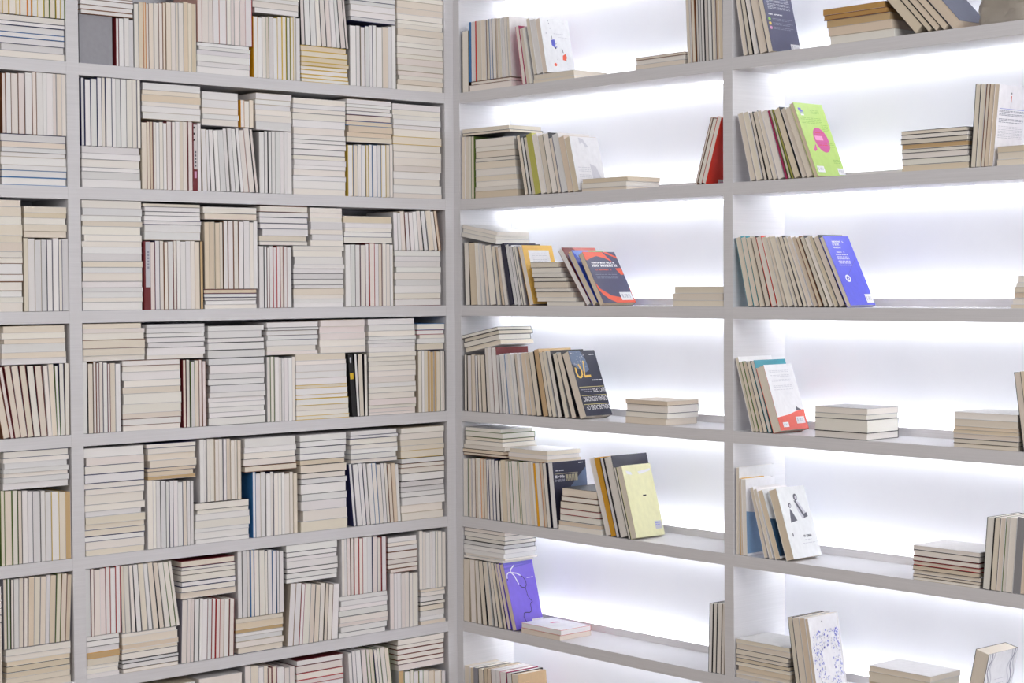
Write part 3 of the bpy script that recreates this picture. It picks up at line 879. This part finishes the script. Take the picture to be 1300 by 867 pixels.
def art_polys(name):
    r = random.Random(name)
    P, ST = [], []
    if name == 'orangenavy':
        P += [('orange', [(0, 1), (.6, .995), (.8, .80), (.62, .87), (.38, .915), (.2, .88), (.04, .83), (0, .84)]),
              ('orange', [(.62, .995), (.74, .995), (1, .90), (1, .865)]),
              ('orange', [(.80, .67), (.97, .68), (1, .60), (.99, .55), (.90, .54)]),
              ('orange', [(0, .40), (.08, .27), (.33, .14), (.7, .09), (1, .05), (1, .0), (.42, .0), (.22, .07), (.08, .17), (0, .27)]),
              ('orange', [(.97, .0), (1, .0), (1, .32), (.985, .30)])]
        P += glyphs(r, 'white', .14, .86, .765, .034, 11) + glyphs(r, 'white', .12, .9, .70, .05, 9)
        P += glyphs(r, 'orange', .18, .8, .63, .022, 14)
        for b in (.575, .545, .505, .475):
            P += words(r, 'grey', .12, .8, b, .010)
        ST += sticker(.60, .96, .045, .20)
    elif name == 'seventy':
        P += [('slate', [(.0, 1), (.42, 1), (.56, .86), (.60, .70), (.45, .66), (.2, .72), (.06, .78), (0, .8)])]
        for i in range(40):
            a, b = r.uniform(.02, .5), r.uniform(.74, .97)
            P.append(rect('lgrey' if r.random() < .3 else 'grey', a, a + r.uniform(.01, .05), b, b + r.uniform(.004, .014)))
        P += stroke('gold', [(.10, .74), (.08, .66), (.12, .60), (.2, .585), (.28, .62), (.30, .70), (.24, .79)], .026, 1.6)
        P += stroke('gold', [(.46, .84), (.36, .60), (.60, .605)], .026, 1.6)
        P += words(r, 'white', .74, .94, .925, .012) + words(r, 'white', .60, .97, .53, .014)
        for b in (.435, .305, .17):
            P.append(rect('line', .04, .97, b, b + .008))
        P += text_polys('white', 'SUCCESS', .52, .97, .355, .415)
        P += words(r, 'grey', .06, .46, .39, .010) + words(r, 'grey', .14, .46, .362, .010)
        P += text_polys('white', 'KOREAN ECONOMIC', .06, .97, .215, .285)
        P += text_polys('white', 'SEVEN DECADES OF', .06, .97, .085, .15)
    elif name == 'paleyellow':
        P += [rect('black', .52, .64, .555, .575), ('white', [(.10, .93), (.28, .90), (.30, .86), (.13, .88)]),
              ('white', [(.50, .90), (.95, .93), (.95, .90), (.55, .86)])]
        ST += [rect('lgrey', .72, .95, .09, .20)] + words(r, 'lblue', .74, .93, .17, .012) + words(r, 'lblue', .74, .9, .14, .012)
    elif name == 'purple':
        A = 1.6
        P += [rect('purple', 0, 1, .965, 1), ('purple', [(0, .90), (1, .955), (1, .97), (0, .93)])]
        P += stroke('white', [(.36, .955), (.22, .90), (.20, .86), (.30, .80), (.36, .72), (.40, .665)], .014, A)
        P += stroke('white', [(.04, .77), (.06, .83), (.12, .855), (.24, .85), (.40, .83), (.52, .79)], .014, A)
        P += stroke('black', [(.52, .79), (.60, .76), (.66, .70), (.66, .64), (.60, .60), (.50, .61), (.42, .645)], .009, A)
        P += stroke('black', [(.60, .60), (.62, .54), (.62, .49), (.66, .44), (.75, .38), (.68, .36), (.66, .34), (.66, .29), (.64, .24),
                              (.58, .225), (.44, .235), (.38, .23), (.34, .17), (.40, .10), (.46, .04)], .008, A)
        P += [ell('black', .37, .955, .015, .012, 8), ell('black', .04, .755, .015, .012, 8)]
        P += words(r, 'white', .72, .96, .74, .010)
        for b in (.69, .67, .65):
            P += words(r, 'lilac', .74, .96, b, .006)
        ST += sticker(.60, .99, .02, .125)
    elif name == 'lime':
        P += [('pink', ell('pink', .56, .495, .25, .17, 24, -.12)[1])]
        P += [('pink', [(.18, .36), (.30, .44), (.30, .36), (.2, .33)])]
        P += [rect('lpink', .36, .62, .49 + .0, .55)]
        for b in (.42, .45, .56, .59):
            P += words(r, 'redp', .42, .72, b, .008)
        P += [rect('purple', .10, .2, .90, .93), rect('purple', .12, .24, .875, .895), rect('purple', .12, .26, .85, .865), rect('white', .14, .24, .825, .845)]
        for b in (.90, .88, .86, .79, .77, .74, .72):
            P += words(r, 'dgreen', (.5 if b > .8 else .08), .8, b, .006)
        for b in (.70, .68, .66, .64, .62, .45, .43, .40, .22, .20, .18):
            P += words(r, 'dgreen', .72, .95, b, .006)
        ST += sticker(.06, .30, .045, .13) + sticker(.76, .99, .02, .11)
    elif name == 'violet':
        for b, h, a0, a1 in ((.905, .024, .26, .72), (.86, .036, .24, .5), (.82, .022, .24, .52), (.755, .016, .24, .6)):
            P += glyphs(r, 'white', a0, a1, b, h, 8)
        for b in (.72, .69, .66, .63, .60, .57):
            P += words(r, 'white', .22, .7, b, .009)
        A = 2.0
        P += stroke('purple', [(.36, .42), (.9, .66), (1, .72)], .008, A)
        P += [ell('white', .33, .385, .10, .052), ell('blue', .33, .385, .06, .031), ell('white', .33, .385, .02, .02, 10)]
        ST += sticker(.70, .97, .03, .155)
    elif name == 'coral':
        P += [('white', [(0, .20), (.45, .235), (.7, .275), (1, .30), (1, 1), (0, 1)])]
        for b in (.90, .88, .83, .81, .76, .74, .67, .65, .61):
            P += words(r, 'lgrey', .14, .82, b, .007)
        P += [('dgrey', [(.72, .285), (.92, .29), (.80, .325), (.74, .36)])]
        ST += sticker(.12, .32, .045, .12) + sticker(.62, .92, .085, .19)
    elif name in ('skyhalf', 'tealhalf'):
        P += [('bsky2' if name == 'skyhalf' else 'dteal', [(0, .03), (1, .03), (1, .5), (0, .58)])]
    elif name == 'photo':
        P += [('dgrey', [(.22, .50), (.46, .52), (.38, .62), (.30, .70), (.26, .62)]), ell('dgrey', .32, .74, .05, .035), ell('lgrey', .33, .735, .028, .022),
              ('lgrey', [(.50, .80), (.64, .78), (.86, .58), (.66, .53), (.56, .64)]), ('dgrey', [(.50, .80), (.56, .80), (.76, .58), (.70, .57)]),
              ell('dgrey', .58, .845, .07, .05), ell('lgrey', .60, .84, .04, .03), ('dgrey', [(.70, .54), (.86, .56), (.84, .62), (.74, .60)])]
        P += [ell('dgrey', .18, .33, .02, .028, 8)] + glyphs(r, 'dgrey', .54, .82, .275, .035, 6) + words(r, 'lgrey', .55, .8, .235, .01) + words(r, 'lgrey', .45, .9, .19, .008)
    elif name == 'bluepattern':
        for i in range(420):
            a, b = r.uniform(.04, .96), r.uniform(.0, .80)
            if .34 < a < .68 and .2 < b < .52:
                continue
            P.append(rect(r.choice(('lblue', 'lblue', 'blue', 'lgrey', 'lgrey')), a, a + r.uniform(.01, .035), b, b + r.uniform(.006, .03)))
        P += [ell('dgrey', .45, .93, .02, .012, 8)]
    elif name == 'wave':
        P += [rect('white', 0, 1, 0, 1)]
        for off, c in ((.02, 'lgrey'), (.09, 'grey'), (.16, 'lgrey'), (.76, 'lgrey'), (.84, 'grey'), (.92, 'lgrey')):
            P += stroke(c, [(off + .05 * math.sin(k * .7 + off * 9), 1 - k / 24) for k in range(25)], .016, 1.6)
        for b in (.62, .56, .53, .50):
            P += words(r, 'lgrey', .34, .66, b, .008)
    elif name == 'doodle':
        A = 1.6
        P += [('blue', [(.30, .60), (.42, .62), (.44, .52), (.38, .47), (.30, .51)]), ell('black', .42, .46, .03, .018, 8)]
        P += stroke('blue', [(.38, .47), (.48, .48)], .012, A) + stroke('dgrey', [(.34, .68), (.34, .61)], .008, A)
        P += [('orange', [(.64, .33), (.74, .37), (.78, .30), (.72, .24), (.62, .25)]), ell('black', .73, .24, .025, .014, 8), ell('orange', .34, .15, .05, .03, 12)]
        P += stroke('dgrey', [(.64, .46), (.67, .38)], .012, A)
        for a, b in ((.28, .95), (.30, .91), (.22, .82), (.32, .82), (.16, .72), (.46, .54), (.44, .25), (.82, .93)):
            P.append(ell('grey', a, b, .014, .010, 8))
        P += words(r, 'lgrey', .42, .78, .72, .01) + words(r, 'lgrey', .58, .88, .66, .008) + words(r, 'lgrey', .74, .9, .09, .012)
    elif name == 'faint':
        P += [('lgrey', [(.30, .98), (.44, .96), (.6, .82), (.5, .80), (.42, .9), (.32, .86)])]
        for b in (.42, .38, .35, .28, .24, .2, .15, .11, .07):
            P += words(r, 'lgrey', .12, .55, b, .012)
        P += [('lgrey', [(.55, .5), (.75, .45), (.9, .2), (.9, .05), (.6, .05)])]
    elif name == 'redback':
        ST += [rect('white', .35, .9, .01, .08)] + words(r, 'lpink', .42, .85, .03, .016)
    elif name == 'amber':
        P += [rect('white', .17, .86, .1, .915)]
        for b in (.85, .82, .78, .75, .72):
            P += words(r, 'lgrey', .28, .78, b, .008)
    elif name == 'maroon':
        P += [('blush', [(.3, 1), (1, 1), (1, .82), (.5, .86)]), rect('gold', .14, .22, .90, .915)]
    elif name == 'bluegreen':
        P += [('mint', [(.5, 1), (1, 1), (1, .6), (.6, .8)]), ('bsky', [(0, 1), (.5, 1), (.6, .8), (.1, .86)])]
    elif name == 'navyback':
        for b in (.81, .79, .76, .74, .71, .69, .66, .64):
            P += words(r, 'lgrey', .12, .9, b, .007)
        P += glyphs(r, 'white', .10, .58, .545, .018, 10)
        for b, c in ((.475, 'green'), (.41, 'yel'), (.345, 'rose')):
            P.append(ell(c, .10, b + .005, .045, .024))
            P += words(r, 'grey', .2, .9, b + .012, .008) + words(r, 'grey', .2, .78, b - .01, .008)
        ST += sticker(.66, .97, .015, .13)
    elif name == 'pen':
        P += [ell('dgrey', .44, .90, .02, .012, 8), rect('redp', .425, .455, .80, .87), rect('dgrey', .43, .45, .785, .80), rect('lgrey', .43, .45, .72, .785)]
        P += [rect('lblue', .06, .95, .705, .712)]
        for b in (.68, .665, .64, .625, .58, .565, .54):
            P += words(r, 'grey', .06, .92, b, .008)
        for b in (.49, .47, .45, .43, .41, .39, .37, .35):
            P += words(r, 'lgrey', .06, .92, b, .006)
    elif name == 'darktext':
        P += words(r, 'lgrey', .08, .34, .86, .018) + [rect('gold2', .04, .74, .815, .824)]
        P += glyphs(r, 'lgrey', .05, .34, .755, .045, 4) + glyphs(r, 'grey', .05, .34, .70, .04, 4) + glyphs(r, 'gold2', .36, .74, .70, .10, 4)
        P += words(r, 'white', .78, .92, .96, .012)
        P += [('slate', [(.5, .62), (1, .9), (1, .45), (.5, .5)])]
    elif name == 'kraft':
        P += words(r, 'tanl', .12, .4, .86, .01) + [ell('tanl', .5, .7, .2, .1), ell('tanl', .8, .75, .12, .05)]
    elif name == 'whitecase':
        P += [('white', [(0, 0), (1, 0), (1, 1), (0, 1)]), ('rose', [(.55, .70), (.75, .66), (.72, .56), (.5, .60)]), rect('redp', .5, .6, .62, .66), rect('grey', .62, .7, .6, .64)]
    return P, ST


# ------------------------------------------------------------------ build the books
def book_geometry(mb_c, mb_p, b, mi_c=0, mi_p=0, M=None):
    w, h, d = b['w'], b['h'], b['d']
    c = min(0.0012 if b['cov'] in 'kn' else 0.0016 if b['cov'] in 'rdbyGoB' else 0.0008, w * 0.16)
    r1, r2 = 0.0009, 0.0010
    cc, pc = b['cc'], b['pc']
    uo = random.uniform(0, 50)
    mb_c.box((0, 0, 0), (c, d, h), mi_c, cc, uo, M)
    mb_c.box((w - c, 0, 0), (w, d, h), mi_c, cc, uo, M)
    if b['flip']:
        mb_c.box((c, 0, 0), (w - c, c, h), mi_c, cc, uo, M)
        mb_p.box((c, c, r2), (w - c, d - r1, h - r2), mi_p, pc, uo, M)
    else:
        mb_c.box((c, d - c, 0), (w - c, d, h), mi_c, cc, uo, M)
        mb_p.box((c, r1, r2), (w - c, d - c, h - r2), mi_p, pc, uo, M)


def visible_area(b):
    if b['seg']['kind'] == 'X':
        return 0.0
    q = [proj(b['m'] @ Vector(p)) for p in ((0, 0, 0), (b['w'], 0, 0), (b['w'], 0, b['h']), (0, 0, b['h']))]
    q = [(min(1300, max(0, x)), min(867, max(0, y))) for x, y in q]
    return abs(sum(q[i][0] * q[(i + 1) % 4][1] - q[(i + 1) % 4][0] * q[i][1] for i in range(4))) / 2


for b in BOOKS:
    b['area'] = visible_area(b) + (1e5 if b['label'] else 0)
LIMIT = 300
order = sorted(range(len(BOOKS)), key=lambda i: -BOOKS[i]['area'])
single = set(order[:LIMIT])
print('books', len(BOOKS), 'single', len(single))

# number the stacks and runs of every shelf from left to right
by = {}
for sg in SEGS:
    by.setdefault((sg['wall'], sg['bay'], sg['row'], sg['kind']), []).append(sg)
for k_, l_ in by.items():
    l_.sort(key=lambda q: (q['s'], q['z']))
    for i_, q in enumerate(l_):
        q['no'] = i_
        q['of'] = len(l_)


def auto_label(b):
    sg = b['seg']
    col = PAGE[b['page']][0]
    where = '%s shelf, %s' % (ROWN[sg['row']], BAYN[(sg['wall'], sg['bay'])])
    if sg['kind'] == 'H':
        pos = 'lowest' if b['k'] == 1 else ('topmost' if b['k'] == sg['n'] else ORD[b['k'] - 1] + ' up')
        if sg['n'] == 1:
            pos = 'alone'
        st = 'only flat stack' if sg['of'] == 1 else '%s flat stack from left' % ORD[sg['no']]
        return '%s paperback, %s in %s, %s' % (col, pos, st, where)
    st = 'only upright run' if sg['of'] == 1 else '%s upright run from left' % ORD[sg['no']]
    pos = ORD[b['k'] - 1] if sg['n'] > 1 else 'alone'
    return '%s paperback, %s in %s, %s' % (col, pos, st, where)


def poly_area(p):
    return abs(sum(p[i][0] * p[i - 1][1] - p[i - 1][0] * p[i][1] for i in range(len(p)))) / 2


def print_mesh(name, polys, b, cover, lift):
    mb = MB()
    for i, (c, pts) in enumerate(polys):
        x = b['w'] + lift + 0.000004 * i
        P = [(x, max(0.0, min(1.0, p[0])) * b['d'], max(0.0, min(1.0, p[1])) * b['h']) for p in pts]
        mb.quad(P, [(p[1], p[2]) for p in P], lin(INK[c]))
    return mb.build(name, M_COVER, cover, True)


SPINES = {'blackspine': [(.60, .70, .1, .9, 'yellow'), (.86, .95, .3, .6, 'lgrey')],
          'redspine': [(.32, .98, .25, 1, 'paper')] + [(.36 + .05 * q, .39 + .05 * q, .45, .75, 'dgrey') for q in range(5)]
          + [(.74 + .09 * q, .77 + .09 * q, .25, .5, 'black') for q in range(3)] + [(.19, .29, .35, .8, 'rose')],
          'greyspine': [(.33, .99, .25, 1, 'lgrey')] + [(.60 + .045 * q, .63 + .045 * q, .5, .8, 'grey') for q in range(6)],
          'whitespine': [(.04, .98, .1, .95, 'paper')] + [(.3 + .05 * q, .33 + .05 * q, .35, .65, 'dgrey') for q in range(9)]}
rest = MB()
for i, b in enumerate(BOOKS):
    if i not in single:
        book_geometry(rest, rest, b, 0, 1, b['m'])
        continue
    sg = b['seg']
    e = empty('paperback_book', b['m'])
    e['label'] = b['label'] or auto_label(b)
    e['category'] = 'book'
    e['group'] = 'books in the %s' % BAYN[(sg['wall'], sg['bay'])]
    mc, mp_ = MB(), MB()
    book_geometry(mc, mp_, b)
    co = mc.build('cover', M_COVER, e, True)
    mp_.build('page_block', M_PAGE, e, True)
    if b['art'] in SPINES:
        for z0, z1, x0, x1, c in SPINES[b['art']]:
            mb = MB()
            X0, X1, Z0, Z1 = x0 * b['w'], x1 * b['w'], z0 * b['h'], z1 * b['h']
            y_ = -0.0003 if c in ('lgrey', 'yellow', 'paper') else -0.0005
            mb.quad([(X0, y_, Z0), (X1, y_, Z0), (X1, y_, Z1), (X0, y_, Z1)], [(0, 0), (1, 0), (1, 1), (0, 1)], lin(INK[c]))
            mb.build('spine_band', M_COVER, co, True)
    elif b['art']:
        P, ST = art_polys(b['art'])
        big = [q for q in range(len(P)) if poly_area(P[q][1]) > 0.005 or len(P) <= 4]
        small = [q for q in range(len(P)) if q not in big]
        for n_, q in enumerate(big):
            print_mesh('cover_print', [P[q]], b, co, 0.00012 + 0.00004 * n_)
        if small:
            pm = print_mesh('fine_print', [P[q] for q in small], b, co, 0.00016 + 0.00004 * len(big))
            pm['kind'] = 'stuff'
        if ST:
            pm = print_mesh('barcode_sticker', ST, b, co, 0.0012)
            pm['kind'] = 'stuff'
ro = rest.build('packed_paperbacks', [M_COVER, M_PAGE], None, True)
ro['kind'] = 'stuff'
ro['label'] = 'remaining tightly packed pale paperbacks filling the white shelves'
ro['category'] = 'books'


# ------------------------------------------------------------------ plastic bag at the end of the top shelf
def plastic_bag():
    mt, nt, b = new_mat('crumpled_translucent_plastic')
    b.inputs['Base Color'].default_value = (*lin((176, 168, 156)), 1)
    b.inputs['Roughness'].default_value = 0.28
    b.inputs['Transmission Weight'].default_value = 0.25
    b.inputs['IOR'].default_value = 1.2
    s0, _ = hit('R', 1236, 30)
    s1, _ = hit('R', 1303, 20)
    z0 = shelf_z(0) + 0.0004
    rg = random.Random(3)
    n, mrow = 28, 22
    cx, cw, cdp, hgt = (s0 + s1) / 2, (s1 - s0) / 2, 0.062, 0.20
    mb = MB()
    vs = []
    for j in range(mrow + 1):
        f = j / mrow
        sq = 1 - 0.35 * f ** 2.5
        for i in range(n):
            t = 2 * math.pi * i / n
            ct, st = math.cos(t), math.sin(t)
            p = 8.0
            rr = (abs(ct) ** p + abs(st) ** p) ** (-1 / p)
            k = sq * (1 + rg.uniform(-.035, .035) * (f > 0) + 0.03 * math.sin(5 * t + 7 * f))
            if j == 0:
                k *= 0.97
            vs.append((cx + cw * rr * ct * k + 0.012 * f * math.sin(3 * f), 0.075 + cdp * rr * st * k, z0 + hgt * f + (rg.uniform(-.003, .003) if 0 < j else 0)))
    fs = []
    for j in range(mrow):
        for i in range(n):
            a, c = j * n + i, j * n + (i + 1) % n
            fs.append((a, c, c + n, a + n))
    fs.append(tuple(reversed(range(n))))
    fs.append(tuple(range(mrow * n, mrow * n + n)))
    me = bpy.data.meshes.new('bag_film')
    me.from_pydata(vs, [], fs)
    me.materials.append(mt)
    for p in me.polygons:
        p.use_smooth = rg.random() < .6
    e = empty('plastic_bag', WM['R'])
    o = bpy.data.objects.new('bag_film', me)
    C.objects.link(o)
    o.parent = e
    # gathered knot of film on the right side
    kb = MB()
    for q in range(7):
        a = -0.9 + q * 0.3
        L = rg.uniform(.02, .04)
        p0 = Vector((s1 - .012, .02, z0 + .045))
        p1 = p0 + Vector((L, rg.uniform(-.012, .012), L * math.sin(a)))
        p2 = p0 + Vector((L, rg.uniform(-.012, .012), L * math.sin(a + .35)))
        kb.quad([p0, p1, p2], None, None)
        kb.quad([p0 + Vector((0, .002, 0)), p2 + Vector((0, .002, 0)), p1 + Vector((0, .002, 0))], None, None)
    kb.build('knot_frill', mt, e)
    e['label'] = 'crumpled beige translucent plastic bag at the right end of the top shelf'
    e['category'] = 'bag'


plastic_bag()
